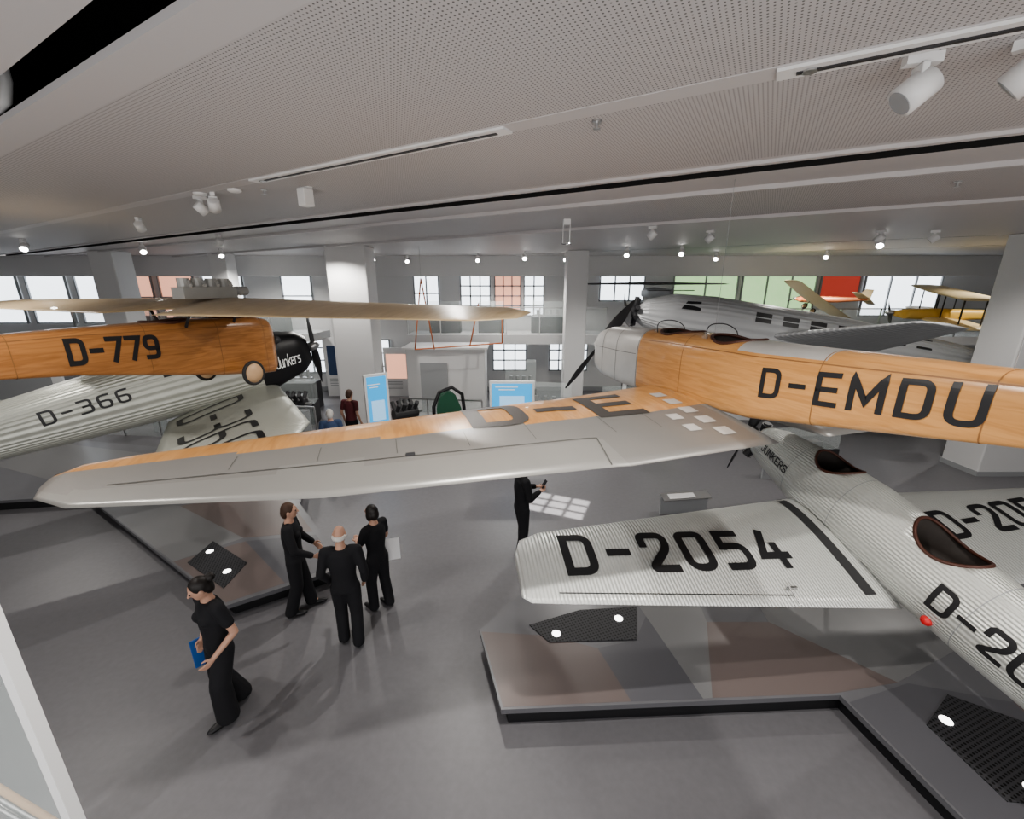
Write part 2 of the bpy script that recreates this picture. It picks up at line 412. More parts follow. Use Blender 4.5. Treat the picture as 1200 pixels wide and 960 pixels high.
# ================================================================ SETTING
X0,X1,Y0,Y1=-22,22,-1.6,17.6
fl=Geo().box((0,(Y0+18.4)/2,-.05),(44,18.4-Y0,.1)).obj('floor',[M['floor']]); struct(fl)
nv=(.5,math.sqrt(.75))
def clip(poly,a,b,c):
    out=[]
    for i in range(len(poly)):
        p=poly[i];q=poly[(i+1)%len(poly)]; dp=a*p[0]+b*p[1]-c; dq=a*q[0]+b*q[1]-c
        if dp<=0: out.append(p)
        if dp*dq<0:
            t=dp/(dp-dq); out.append((lerp(p[0],q[0],t),lerp(p[1],q[1],t)))
    return out
def strip(n0,n1,z0,z1,mat,name,side='void'):
    poly=[(X0,Y0),(X1,Y0),(X1,Y1),(X0,Y1)]
    poly=clip(poly,nv[0],nv[1],n1); poly=clip(poly,-nv[0],-nv[1],-n0) if poly else []
    if len(poly)<3: return
    return struct(Geo().prism(poly,z0,z1,0,0,1).obj(name,[mat,M[side]]))
ZC=5.5
strips=[(-14,.98,'ceil','ceil'),(1.19,1.42,'ceil','ceil'),(1.42,3.0,'perf','void'),(3.0,4.85,'perf','void'),(4.85,5.0,'ceil','void'),(5.4,6.1,'ceil','void'),(6.1,8.6,'perf','void'),(8.7,14.5,'ceil','void'),(14.6,18,'ceil','grey'),(18.1,30,'ceil','grey')]
for i,(a,b,m,sd) in enumerate(strips):
    strip(a,b,ZC,ZC+(.04 if a==1.19 else .07),M[m],'ceiling' if i==0 else 'ceiling.%03d'%i,sd)
strip(6.06,6.12,ZC-.05,ZC+.0,M['ceil'],'trim_3','ceil'); strip(8.5,8.6,ZC-.05,ZC,M['ceil'],'trim_4','ceil'); strip(4.93,5.0,ZC-.03,ZC,M['ceil'],'trim_1','ceil')
strip(2.98,3.14,ZC-.004,ZC+.01,M['ceil'],'trim_2','ceil')
struct(Geo().box((0,8,6.2),(44,20,.05)).obj('ceiling.020',[M['void']]))
g=Geo(); g.tube([(-4.1,3.75,5.62),(-3.72,3.56,5.63),(-3.58,3.50,5.66),(-3.5,3.46,5.76),(-3.5,3.46,6.17)],.04,12)
thing(g.obj('ceiling_pipe',[M['white']],None,True),'white plastic pipe bending up into open ceiling void','pipe')
def wall(name,c,d,mat='wall'): return struct(Geo().box(c,d).obj(name,[M[mat]]))
wall('wall_back',(0,18.3,2.75),(44,.2,5.5)); wall('wall_left',(-22.1,8.4,2.75),(.2,20,5.5)); wall('wall_right',(22.1,8.4,2.75),(.2,20,5.5))
struct(Geo().box((0,17.5,5.13),(44,.3,.74)).obj('trim_5',[M['wall']]))
struct(Geo().box((0,18.15,.08),(44,.05,.16)).obj('baseboard_back',[M['grey']]))
wi=[0]
def window(x0,x1,z0,z1,mat='win',nx=3,nz=2,y=18.18):
    wi[0]+=1; g=Geo(); g.box(((x0+x1)/2,y,(z0+z1)/2),(x1-x0,.03,z1-z0),0)
    for i in range(nx+1): g.box((lerp(x0,x1,i/nx),y-.04,(z0+z1)/2),(.05,.08,z1-z0+.06),1)
    for i in range(nz+1): g.box(((x0+x1)/2,y-.04,lerp(z0,z1,i/nz)),(x1-x0+.06,.08,.05),1)
    return struct(g.obj('window_%d'%wi[0],[M[mat],M['grey']]))
for x in(-21.8,-19.8,-17.8): window(x,x+1.6,2.9,4.78,nx=1,nz=1)
window(-16,-14.7,3.1,4.78,'worange',1,2); window(-14.4,-13.0,3.1,4.78,'worange',1,2); window(-12.6,-11.0,3.1,4.78,'win',1,1); window(-9.4,-8.2,3.2,4.78,'win',1,2)
window(-4.0,-3.0,3.4,4.78,'win',2,2)
window(-2.1,-.9,3.2,4.78,nx=3,nz=4); window(-.7,.35,3.2,4.78,'worange',3,4); window(.5,1.3,3.2,4.78,'win',2,4)
window(3.6,5.4,3.8,4.78,'win',3,1); window(6.6,9.2,3.3,4.78,'wing_green',2,1)
window(9.4,12.4,3.1,4.78,'wing_green',3,1); window(12.6,14.2,3.9,4.78,'wred',1,1); window(14.4,17.5,3.2,4.78,'win',3,1)
window(-2.4,-1.2,.9,2.2,nx=3,nz=3); window(-.8,.6,.9,2.2,nx=3,nz=3); window(-6.3,-5.2,.5,2.2,nx=2,nz=3); window(1.6,3.2,.9,2.2,nx=4,nz=3)
window(-9.5,-8.0,.8,2.4,'win',3,3); window(-13.6,-12.2,.8,2.4,'win',3,3); window(-16.4,-15,.8,2.4,'win',3,3)
struct(Geo().box((9.3,18.1,1.1),(1.1,.08,2.2)).obj('door_1',[M['grey']])); struct(Geo().box((-11.0,18.1,1.1),(1.1,.08,2.2)).obj('door_2',[M['grey']]))
def column(c,d,h=5.5):
    o=Geo().box((0,0,h/2),(d[0],d[1],h)).obj('column',[M['wall']]); o.location=(c[0],c[1],0); bevel(o,.03)
    Geo().box((0,0,.06),(d[0]+.03,d[1]+.03,.12)).obj('column_base',[M['grey']],o)
    return thing(o,'white square concrete column carrying the ceiling','column','white hall columns')
column((-4.75,13.3),(1.15,.9)); column((2.15,15.0),(.7,.7)); column((12.35,9.85),(2.4,.9)); column((-13.5,15.2),(.8,.8)); column((-6.1,15.5),(.5,.5)); column((-10.4,16.2),(.6,.6))
struct(Geo().box((-.2,16.9,2.45),(7.5,1.6,.35)).obj('trim_6',[M['wall']]))
struct(Geo().box((13.5,16.6,2.45),(12,1.8,.3)).obj('trim_7',[M['wall']]))
struct(Geo().box((-12,17.0,2.5),(9,1.6,.3)).obj('trim_8',[M['wall']]))
def railing(p,q,z0,h,n,label='clear glass balustrade with steel top rail'):
    p=Vector((*p,z0)); q=Vector((*q,z0)); d=(q-p); L=d.length; R=Matrix.Rotation(math.atan2(d.y,d.x),3,'Z')
    e=empty('glass_railing',p,label=label,cat='railing')
    for i in range(n):
        c=d*((i+.5)/n)+Vector((0,0,h/2)); Geo().box(c,(L/n-.03,.015,h-.06),0,R).obj('glass_panel',[M['glass']],e)
    Geo().box(d/2+Vector((0,0,h)),(L,.05,.04),0,R).obj('handrail',[M['steel']],e)
    for i in range(n+1): Geo().box(d*(i/n)+Vector((0,0,h/2)),(.03,.05,h),0,R).obj('post',[M['steel']],e)
    return e
railing((-3.9,16.15),(3.5,16.15),2.62,1.0,6); railing((7.6,15.75),(19,15.75),2.6,1.0,8); railing((-16.4,16.25),(-7.6,16.25),2.65,1.0,6)
railing((-13,12.4),(-5.6,11.6),0,1.1,6); railing((-3.4,12.6),(-.9,12.3),0,1.1,3); railing((1.2,11.6),(4.2,12.0),0,1.1,3)
e=empty('glass_stair_partition',(-2.37,1.6,0),label='glass stair balustrade with white upright post and steel rails',cat='balustrade')
Geo().box((0,0,1.6),(.045,.06,3.2)).obj('post',[M['white']],e)
Geo().box((-.75,0,1.6),(1.45,.015,3.1)).obj('glass_panel',[M['glass']],e)
for dz in(0,.09,.2):
    Geo().tube([(-1.4,.22,2.35-dz),(-.05,.02,1.45-dz)],.018,8).obj('stair_rail',[M['steel' if dz else 'hub']],e,True)
# ================================================================ PLATFORMS
def platform(poly,inner,patches,label):
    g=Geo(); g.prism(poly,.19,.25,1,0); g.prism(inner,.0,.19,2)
    for k,(pp,mi) in enumerate(patches):
        g.prism(pp,.2495,.2512+.0002*k,mi)
    o=g.obj('display_platform',[M['plat'],M['edge'],M['black'],M['platb'],M['platg'],M['platd']])
    return thing(o,label,'platform')
pr=[(-.41,4.37),(-.11,3.32),(3.46,3.48),(3.95,.75),(9.5,.75),(9.5,5.5),(.35,5.3)]
pri=[(-.33,4.33),(-.04,3.38),(3.53,3.54),(4.03,.8),(9.45,.8),(9.45,5.45),(.4,5.25)]
platform(pr,pri,[([(-.38,4.34),(-.09,3.35),(1.24,3.41),(1.02,4.09),(.4,4.28)],3),([(1.02,4.09),(1.24,3.41),(2.0,3.44),(1.75,4.6),(1.5,4.2)],5),
 ([(2.1,3.45),(3.4,3.5),(4.2,3.63),(3.3,4.5),(2.5,4.5)],3),([(1.75,4.6),(2.0,3.44),(2.1,3.45),(2.5,4.5),(2.6,5.2),(1.6,5.25)],4),
 ([(3.5,3.4),(3.75,2.0),(5.0,2.2),(5.2,3.4),(4.3,3.62)],5),([(3.3,4.5),(4.2,3.63),(5.6,4.2),(5.0,5.3),(3.4,5.3)],4),([(5.2,3.4),(5,2.2),(7,1.8),(8,3.6),(5.8,4.1)],3),([(3.75,2.0),(3.95,.8),(6,.9),(6.4,1.8),(5,2.2)],5)],
 'low grey display platform with patchwork top beneath corrugated aeroplane')
pl=[(-13,7.3),(-8.8,7.95),(-3.86,4.79),(-2.55,5.62),(-4.2,7.6),(-5.0,9.8),(-13,11.4)]
pli=[(-12.9,7.4),(-8.75,8.05),(-3.86,4.92),(-2.68,5.66),(-4.3,7.55),(-5.1,9.7),(-12.9,11.3)]
platform(pl,pli,[([(-8.7,7.9),(-5.3,5.75),(-4.6,6.4),(-6.5,7.5)],4),([(-5.3,5.75),(-3.9,4.85),(-3.3,5.25),(-4.5,6.3)],3),([(-6.5,7.5),(-4.6,6.4),(-3.5,6.6),(-4.2,7.4),(-5,8.3)],3),([(-4.5,6.3),(-3.3,5.25),(-2.7,5.66),(-3.4,6.5)],5),([(-12.5,9.5),(-8.5,8.0),(-7,9.6),(-12.5,11)],4)],
 'low grey display platform with patchwork top beneath pale airliner')
def vent(poly,glints):
    g=Geo(); g.prism(poly,.2525,.262); o=g.obj('floor_vent',[M['vent']]); thing(o,'black perforated metal grille set in platform with glowing discs as spotlight reflections','vent','platform floor grilles')
    for x,y in glints:
        Geo().tube([(x,y,.262),(x,y,.268)],[.055,.05],20).obj('spot_reflection',[M['glint']],o)  # glowing disc in place of a spotlight's reflection
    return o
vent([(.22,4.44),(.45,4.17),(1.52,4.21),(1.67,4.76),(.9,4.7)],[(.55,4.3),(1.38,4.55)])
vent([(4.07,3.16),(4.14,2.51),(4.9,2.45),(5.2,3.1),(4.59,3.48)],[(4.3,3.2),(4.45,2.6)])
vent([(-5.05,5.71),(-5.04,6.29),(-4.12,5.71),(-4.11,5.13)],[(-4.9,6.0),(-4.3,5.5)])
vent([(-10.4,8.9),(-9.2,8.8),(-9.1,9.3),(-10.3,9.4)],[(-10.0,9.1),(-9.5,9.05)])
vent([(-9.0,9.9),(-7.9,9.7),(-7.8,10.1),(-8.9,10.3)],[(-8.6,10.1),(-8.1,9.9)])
# ================================================================ AIRCRAFT 1 : orange D-EMDU
A=empty('propeller_aeroplane',(2.55,4.5,3.0),(0,0,math.radians(16.7)),'orange plywood low-wing aeroplane with silver wing panels, hanging above platform','aeroplane')
F=Fus([(-4.6,.04,.80,.96),(-3.6,.09,.68,.94),(-2.2,.19,.47,.91),(-.3,.31,.10,.86),(1.0,.35,.0,.85),(2.05,.35,-.05,.80),(2.7,.32,-.04,.76),(3.0,.27,.03,.68),(3.12,.22,.08,.6)],3.2,8)
def fm(y,u):
    if y>1.6: return 1
    if .12<u<.38 and -.9<y<-.1: return 1
    return 0
fo=F.build('fuselage',[M['wood'],M['alu'],M['inside']],A,fm)
cut_cockpit(fo,F,1.15,.28,.23,.35,2); cut_cockpit(fo,F,.22,.30,.23,.35,2)
for y in(.7,-.95,-2.0,-3.0): seam(F,y,A,M['seam'],.004)
sideseam(F,1.55,-4,.84,-1,A,M['seam']); sideseam(F,1.55,-4,.84,1,A,M['seam'])
for y in(1.62,2.2,2.65): seam(F,y,A,M['dark'],.004)
sideseam(F,3.0,1.65,.6,-1,A,M['letter3'],.003)
for y in(1.15,.22):
    rim(F,y,.30,.24,.018,M['leather'],A,label='dark leather cockpit edging'); windscreen(F,y+.3,.22,.12,A)
lettering('D-EMDU',.245,.043,lambda x,y:F.side(-.45-x,lerp(F.dims(-.45-x)[1],F.dims(-.45-x)[2],.52)-.122+y,-1,.006),'registration_lettering',M['letter'],A,gap=.47,wscale=1.08)
propeller(A,(0,3.36,.38),1.0,M['dark'],math.radians(50),M['alu'],.15)
st=[(-6.02,.02,-.18,.10,.03),(-5.95,.2,-.36,.095,.05),(-5.7,.34,-.53,.08,.07),(-4.2,.74,-.76,.04,.12),(-2.02,1.14,-.81,.01,.19),(-1.9,1.16,-.81,0,.19),(-.3,1.45,-.74,0,.24)]
W=Wing(st)
def wm(x,c,s):
    le,te,_,_=W.at(x); lim=lerp(.36,.53,min(1,max(0,(x+5.5)/4.5)))
    if c<lim and s>0: return 1
    if s>0 and x<-1.95 and le-(le-te)*c<-.3: return 2
    return 0
W.build('wing',[M['silver'],M['wood'],M['silver2']],A,wm)
W2=Wing([(.3,1.45,-.74,0,.24),(2.0,1.12,-.74,0,.2),(6,.27,-.36,.1,.05)])
W2.build('wing',[M['silver'],M['wood']],A,lambda x,c,s:1 if c<.4 and s>0 else 0)
gapline(W,[(-5.6,-.28),(-1.95,-.30)],.010,M['letter3'],'aileron_hinge_gap',A); gapline(W,[(-1.95,-.30),(-2.06,-.78)],.012,M['letter3'],'aileron_end_gap',A)
for x in(-4.9,-4.3,-3.7,-3.1,-2.5,-1.7,-1.2): gapline(W,[(x,.0+.06*(x+5)),(x,-.22)],.005,M['letter3'],'rib_line',A,8,.003)
g=Geo(); p=W.top(-3.6,-.28); g.box(p+Vector((0,0,.012)),(.07,.03,.02)); g.obj('aileron_hinge',[M['dark']],A)
lettering('D-E',.60,.13,lambda x,y:W.top(-2.92+x,.20+y,.006),'wing_registration_lettering',M['letter2'],A,gap=.42,wscale=1.25)
for k in range(5): patch_top(W,(-.72,-.56),(-.5+.27*k,-.34+.27*k),M['patch'],'walkway_patch',A)
for k in range(2): patch_top(W,(-.98,-.84),(-.36+.27*k,-.22+.27*k),M['patch'],'walkway_patch',A)
Wing([(-1.4,-4.0,-4.5,.88,.03),(0,-3.7,-4.7,.88,.06),(1.4,-4.0,-4.5,.88,.03)]).build('tailplane',[M['silver']],A)
# ================================================================ AIRCRAFT 2 : D-2054
B=empty('propeller_aeroplane',(4.17,4.32,1.40),(math.radians(13),math.radians(0),math.radians(8.5)),'silver corrugated metal monoplane with open cockpits, hanging above platform','aeroplane')
F2=Fus([(-5.0,.05,.35,.55),(-4,.11,.2,.58),(-2.4,.24,.02,.68),(-1.2,.32,-.08,.76),(.2,.37,-.12,.80),(1.0,.34,-.12,.74),(1.7,.26,-.05,.62),(2.0,.2,.0,.5)],1.9,2.6)
f2=F2.build('fuselage',[M['corrf'],M['inside']],B,n=48)
cut_cockpit(f2,F2,.78,.26,.22,.4,1); cut_cockpit(f2,F2,-.56,.30,.235,.4,1)
rim(F2,.78,.27,.225,.016,M['leather'],B); rim(F2,-.56,.31,.24,.017,M['leather'],B)
for y in(.62,-.72):
    g=Geo(); g.box((0,y-.1,.5),(.34,.05,.36)); g.box((0,y+.02,.36),(.34,.26,.06)); bevel(g.obj('seat',[M['leather']],B),.02)
for y in(1.15,.35,-1.1): seam(F2,y,B,M['grey'],.004)
st=[(-4.2,.05,-.42,.42,.03),(-4.12,.26,-.48,.41,.05),(-3.9,.36,-.50,.39,.08),(-.3,.96,-.70,.0,.24)]
WL=Wing(st); WL.build('wing',[M['corr']],B)
WR=Wing([(-q[0],)+q[1:] for q in st[::-1]]); WR.build('wing',[M['corr']],B)
lettering('D-2054',.42,.085,lambda x,y:WL.top(-3.68+x,-.19+y,.008),'wing_registration_lettering',M['letter'],B,gap=.45,wscale=1.03)
lettering('D-2054',.36,.07,lambda x,y:WR.top(1.04+x,-.05+y,.008),'wing_registration_lettering',M['letter'],B,gap=.30,wscale=.9)
patch_top(WL,(-.62,-.48),(-.55,.91),M['dark'],'walkway_strip',B,n=16)
for WW,s in((WL,-1),(WR,1)):
    gapline(WW,[(s*3.85,-.40),(s*1.45,-.52)],.01,M['dark'],'aileron_hinge_gap',B); gapline(WW,[(s*1.45,-.52),(s*1.45,-.62)],.01,M['dark'],'aileron_end_gap',B,4)
    p=WW.top(s*1.5,-.46,.0); q=Geo(); q.tube([p,p+Vector((0,0,.07)),p+Vector((0,-.2,.03))],.008,6); q.box(p+Vector((.06,.0,.02)),(.1,.02,.03)); q.obj('aileron_horn',[M['steel']],B)
lettering('D-2054',.24,.045,lambda x,y:F2.side(-.84-x,.27+y,-1,.006),'registration_lettering',M['letter'],B,gap=.30,wscale=1.05)
lettering('JUNKERS',.10,.017,lambda x,y:F2.side(1.72-x,.3+y,-1,.008),'maker_lettering',M['letter'],B,gap=.28)
g=Geo(); g.ell((F2.side(-.90,.10,-1)).to_tuple(),(.05,.05,.05)); g.obj('red_plug',[M['red']],B,True)
g=Geo()
for k in range(5):
    a=2*pi*k/5+.3; c=Vector((0,2.05,.22)); d=Vector((math.cos(a),0,math.sin(a)))
    g.tube([c+d*.08,c+d*.2,c+d*.32],[.06,.07,.055],10)
    for j in range(4): g.tube([c+d*(.2+.03*j),c+d*(.21+.03*j)],.08,10)
g.tube([(0,1.95,.22),(0,2.25,.22)],.13,16)
g.obj('engine',[M['dark']],B)
propeller(B,(0,2.36,.22),.75,M['dark'],math.radians(78),M['steel'],.12)
for s in(-1,1):
    strut(B,(s*.3,.9,-.05),(s*.75,1.1,-.7)); wheel(B,(s*.8,1.1,-.72),.26)
Wing([(-1.3,-4.3,-4.9,.5,.03),(0,-4.0,-5,.5,.06),(1.3,-4.3,-4.9,.5,.03)]).build('tailplane',[M['corr']],B)
# ================================================================ AIRCRAFT 3 : D-779
Cc=empty('propeller_aeroplane',(-4.53,6.2,3.0),(0,0,math.radians(-18.7)),'dark orange plywood parasol-wing aeroplane with pale wing, hanging near ceiling','aeroplane')
F3=Fus([(-4.4,.03,.72,.86),(-3,.11,.60,.9),(-1.5,.18,.42,.94),(0,.28,.14,.95),(.8,.30,.02,.93),(1.02,.27,.0,.88),(1.12,.2,.06,.78)],5,9)
fo=F3.build('fuselage',[M['wood2'],M['inside']],Cc); cut_cockpit(fo,F3,-.4,.27,.18,.3,1); cut_cockpit(fo,F3,.5,.22,.18,.3,1)
for y in(.85,.1,-.8,-2.0): seam(F3,y,Cc,M['seam'],.004)
sideseam(F3,1.0,-4,.86,1,Cc,M['seam'],.004)
rim(F3,-.4,.28,.19,.022,M['leather'],Cc); rim(F3,.5,.23,.19,.02,M['leather'],Cc)
W3=Wing([(-4.95,.15,-.35,.0,.03),(-4.6,.45,-.6,.0,.06),(-.5,.75,-.85,0,.15),(-.12,.75,-.3,0,.14),(.12,.75,-.3,0,.14),(.5,.75,-.85,.0,.15),(4.6,.45,-.6,.0,.06),(4.95,.15,-.35,.0,.03)])
w3=W3.build('wing',[M['tanwing']],Cc); w3.location=(0,0,1.11); w3.rotation_euler=(math.radians(3.5),0,0)
lettering('D-779',.25,.055,lambda x,y:F3.side(-1.56+x,.57+(x*-.05)+y,1,.006),'registration_lettering',M['letter'],Cc,gap=.25,wscale=.85)
for s in(-1,1):
    strut(Cc,(s*.24,.4,.86),(s*.4,.4,1.13),.018,M['dark']); strut(Cc,(s*.24,-.3,.86),(s*.4,-.3,1.1),.018,M['dark'])
    strut(Cc,(s*.25,.5,.2),(s*.44,.4,.14),.02,M['dark']); wheel(Cc,(s*.50,.38,.12),.19,.05)
g=Geo(); g.box((0,.25,1.30),(.24,.8,.16)); g.tube([(0,.65,1.32),(0,.9,1.32)],.07,14)
for k in range(4): g.tube([(0,-.05+.2*k,1.36),(0,-.05+.2*k,1.50)],.075,12); g.tube([(.12,-.05+.2*k,1.46),(.2,-.1+.2*k,1.40)],.025,8)
g.obj('engine',[M['cast']],Cc); 
g=Geo(); g.tube([(0,1.1,.42),(0,1.24,.42)],[.18,.12],18)
for k in range(3):
    a=k*2*pi/3+.5; g.tube([(0,1.17,.42),(.24*math.cos(a),1.17,.42+.24*math.sin(a))],.06,10)
g.obj('radial_engine',[M['dark']],Cc,True)
# ================================================================ AIRCRAFT 4 : D-366
Dd=empty('airliner',(-6.1,8.4,1.92),(math.radians(11),0,math.radians(-50)),'pale corrugated metal airliner with black nose hanging above platform','aeroplane')
F4=Fus([(-5.2,.08,.5,.95),(-4,.23,.42,1.08),(-2,.38,.25,1.26),(0,.46,.12,1.4),(1.0,.44,.1,1.38),(1.25,.40,.12,1.33),(1.9,.3,.28,1.18),(2.1,.2,.45,1.05)],2.6,3.4)
F4.build('fuselage',[M['corr2'],M['black']],Dd,lambda y,u:1 if y>1.0 else 0)
W4=Wing([(.3,1.25,-.75,.15,.28),(2.9,1.1,-1.2,.05,.22),(3.25,.85,-1.05,.05,.14),(3.4,.5,-.7,.06,.05)]); W4.build('wing',[M['corr2']],Dd)
W4b=Wing([(-4.6,.4,-.7,.3,.08),(-4.3,.75,-.95,.3,.18),(-.3,1.15,-1.5,.15,.34)]); W4b.build('wing',[M['corr2']],Dd)
lettering('D-366',.21,.034,lambda x,y:F4.side(-2.22+x,.72+y+.03*x,1,.006),'registration_lettering',M['letter'],Dd,gap=.50,wscale=1.2)
lettering('D-366',1.05,.10,lambda x,y:W4.top(.62+x,-.58+y-.05*x,.008),'wing_registration_lettering',M['letter'],Dd,gap=.17,wscale=.60)
lettering('Junkers',.29,.032,lambda x,y:F4.side(1.32+x*.46,.55+y*.8,1,.012),'maker_lettering',M['lwhite'],Dd,gap=.14,slant=.25)
for y in(-.5,.0,.5):
    g=Geo(); pts=[F4.side(y+a,.98+b,1,.008) for a,b in((0,0),(.3,0),(.3,.22),(0,.22))]; g.add(pts,[(0,1,2,3)]); g.obj('cabin_window',[M['black']],Dd)
propeller(Dd,(0,2.25,.75),1.0,M['dark'],math.radians(70),M['steel'],.15)
Wing([(-1.8,-4.5,-5.1,.9,.03),(0,-4.2,-5.3,.9,.08),(1.8,-4.5,-5.1,.9,.03)]).build('tailplane',[M['corr2']],Dd)
# ================================================================ AIRLINER far
E=empty('airliner',(8.0,12.2,2.38),(math.radians(9),0,math.radians(84)),'large grey corrugated metal airliner hanging at rear of hall','aeroplane')
F5=Fus([(-6,.1,.5,.9),(-4,.4,.25,1.15),(-1,.62,.0,1.35),(2.5,.65,-.05,1.35),(3.6,.55,.0,1.25),(4.3,.35,.2,1.0),(4.6,.2,.35,.8)],2.8,3)
F5.build('fuselage',[M['corr3']],E)
for k in range(7):
    y=-3.2+.72*k; g=Geo(); g.add([F5.side(y+a,.86+b,-1,.012) for a,b in((0,0),(.42,0),(.42,.25),(0,.25))],[(0,1,2,3)]); g.obj('cabin_window',[M['black']],E)
g=Geo(); g.add([F5.side(3.0+a,.9+b,-1,.012) for a,b in((0,0),(.5,-.02),(.36,.2),(0,.24))],[(0,1,2,3)]); g.obj('cockpit_window',[M['black']],E)
WE=Wing([(-2.6,-1.3,-2.0,1.45,.06),(-2.4,-1.0,-2.1,1.4,.12),(-.5,1.1,-1.6,.5,.32)]); WE.build('wing',[M['corr3']],E)
Wing([(.5,.9,-2.2,.1,.35),(3.2,-.6,-2.1,.45,.14)]).build('wing',[M['corr3']],E)
g=Geo()
for k in range(9):
    a=2*pi*k/9; d=Vector((math.cos(a),0,math.sin(a))); g.tube([Vector((0,4.62,.58))+d*.1,Vector((0,4.62,.58))+d*.42],.07,8)
g.tube([(0,4.5,.58),(0,4.75,.58)],.18,16); g.obj('radial_engine',[M['dark']],E)
propeller(E,(0,4.85,.6),1.2,M['dark'],math.radians(20),M['steel'],.18)
Wing([(-1.5,-5,-5.7,.85,.03),(0,-4.6,-5.9,.85,.08),(1.5,-5,-5.7,.85,.03)]).build('tailplane',[M['corr3']],E)
e=empty('light_aeroplane',(4.9,15.3,4.45),(0,0,0),'dark slender high-wing aeroplane hanging near ceiling','aeroplane')
Wing([(-2.4,.4,-.4,.0,.05),(0,.5,-.5,0,.12),(2.4,.4,-.4,.0,.05)]).build('wing',[M['dark']],e,step=.4)
Fus([(-1.8,.04,-.3,-.15),(0,.2,-.5,-.1),(1.0,.15,-.45,-.15),(1.2,.08,-.4,-.2)]).build('fuselage',[M['grey']],e,n=16)
Wing([(-.7,-1.5,-1.8,-.2,.03),(.7,-1.5,-1.8,-.2,.03)]).build('tailplane',[M['dark']],e,step=.4)
def small(loc,yaw,bank,mf,mw,label,biplane=False,sc=1,pitch=0):
    e=empty('light_aeroplane',loc,(pitch,bank,yaw),label,'aeroplane'); e.scale=(sc,)*3
    f=Fus([(-2.4,.04,.1,.25),(-1,.12,-.05,.26),(.3,.18,-.12,.28),(1.2,.16,-.10,.24),(1.5,.08,0,.16)]); f.build('fuselage',[mf],e,n=20)
    Wing([(-3.1,.45,-.25,.0,.04),(-2.9,.6,-.4,0,.08),(0,.7,-.5,-.1,.16),(2.9,.6,-.4,0,.08),(3.1,.45,-.25,0,.04)]).build('wing',[mw],e,step=.4)
    if biplane:
        Wing([(-3,.6,-.4,.85,.07),(0,.7,-.4,.85,.12),(3,.6,-.4,.85,.07)]).build('wing',[mw],e,step=.4)
        for s in(-1,1):
            for x in(.4,2.2): strut(e,(s*x,.3,.0),(s*x,.3,.85),.02,M['dark']); strut(e,(s*x,-.2,.0),(s*x,-.2,.85),.02,M['dark'])
    Wing([(-.9,-2,-2.4,.2,.03),(0,-1.9,-2.5,.2,.05),(.9,-2,-2.4,.2,.03)]).build('tailplane',[mw],e,step=.4)
    g=Geo(); g.add([(.01,-1.8,.2),(.01,-2.1,.75),(.01,-2.5,.7),(.01,-2.5,.1),(-.01,-1.8,.2),(-.01,-2.1,.75),(-.01,-2.5,.7),(-.01,-2.5,.1)],[(0,1,2,3),(7,6,5,4),(0,4,5,1),(1,5,6,2),(2,6,7,3),(3,7,4,0)]); g.obj('rudder',[mw],e)
    propeller(e,(0,1.6,.1),.7,M['dark'],.6,M['steel'],.1)
    for s in(-1,1): strut(e,(s*.15,.5,-.1),(s*.4,.5,-.45),.02,M['dark']); wheel(e,(s*.45,.5,-.5),.18,.06)
    return e
small((10.1,14.4,3.92),math.radians(24),math.radians(22),M['orange'],M['cream'],'cream and orange light monoplane banking beneath the ceiling',sc=.55)
small((13.8,13.8,3.45),math.radians(60),math.radians(-4),M['yellow'],M['cream'],'yellow biplane hanging before garden window',True,sc=.9)
# ================================================================ ceiling fittings
def spot(x,y,s=1,aim=(0,1),lit=False,label='white track spotlight angled downwards'):
    e=empty('track_spotlight',(x,y,ZC),(0,0,math.atan2(aim[1],aim[0])),label,'spotlight','white ceiling spotlights')
    Geo().box((0,0,-.02*s),(.14*s,.05*s,.04*s)).obj('track_adapter',[M['white']],e)
    g=Geo(); g.box((0,0,-.09*s),(.03*s,.09*s,.1*s)); bevel(g.obj('yoke',[M['white']],e),.006)
    d=Vector((.75,0,-.66)); c=Vector((0,0,-.14*s))
    g=Geo(); g.tube([c-d*.07*s,c-d*.065*s,c+d*.07*s],[.055*s,.066*s,.068*s],24); g.obj('lamp_head',[M['white']],e,True)
    g=Geo(); g.tube([c+d*.07*s,c+d*.074*s],.055*s,20); g.obj('lamp_lens',[M['lamp'] if lit else M['grey']],e)
    return e
spot(2.04,2.52,1.1,(-.87,.2)); spot(2.42,2.36,1.05,(-.6,.8)); spot(-4.0,6.0,1.0,(.5,.8)); spot(-3.7,5.8,1.0,(-.5,.8))
spot(-6.3,7.8,1,( -.3,.8)); spot(-12,11.2,1.3,(.5,-.9),True)
for x,y in((4.12,9.53),(2.71,8.87),(7.66,9.53),(8.79,9.53),(-6.6,10.3)): spot(x,y,1.1,(random.uniform(-1,1),.6))
for x,y in((-6.2,15.5),(-3.96,17),(-1.25,16.4),(.43,15.3),(3.46,13.65),(4.9,13.1),(10.15,14.6),(8.4,10.4),(-9,14),(-10,12.3),(1.9,16),(-5,16.2),(7,15.5)):
    spot(x,y,1.25,(-x*.1,-1),True)
e=empty('ceiling_speaker_box',(-2.42,5.5,ZC),(0,0,math.radians(-30)),'small white box fixture under ceiling','ceiling fixture')
bevel(Geo().box((0,0,-.11),(.13,.13,.19)).obj('housing',[M['white']],e),.01); Geo().box((0,0,-.005),(.2,.06,.02)).obj('mounting_plate',[M['white']],e)
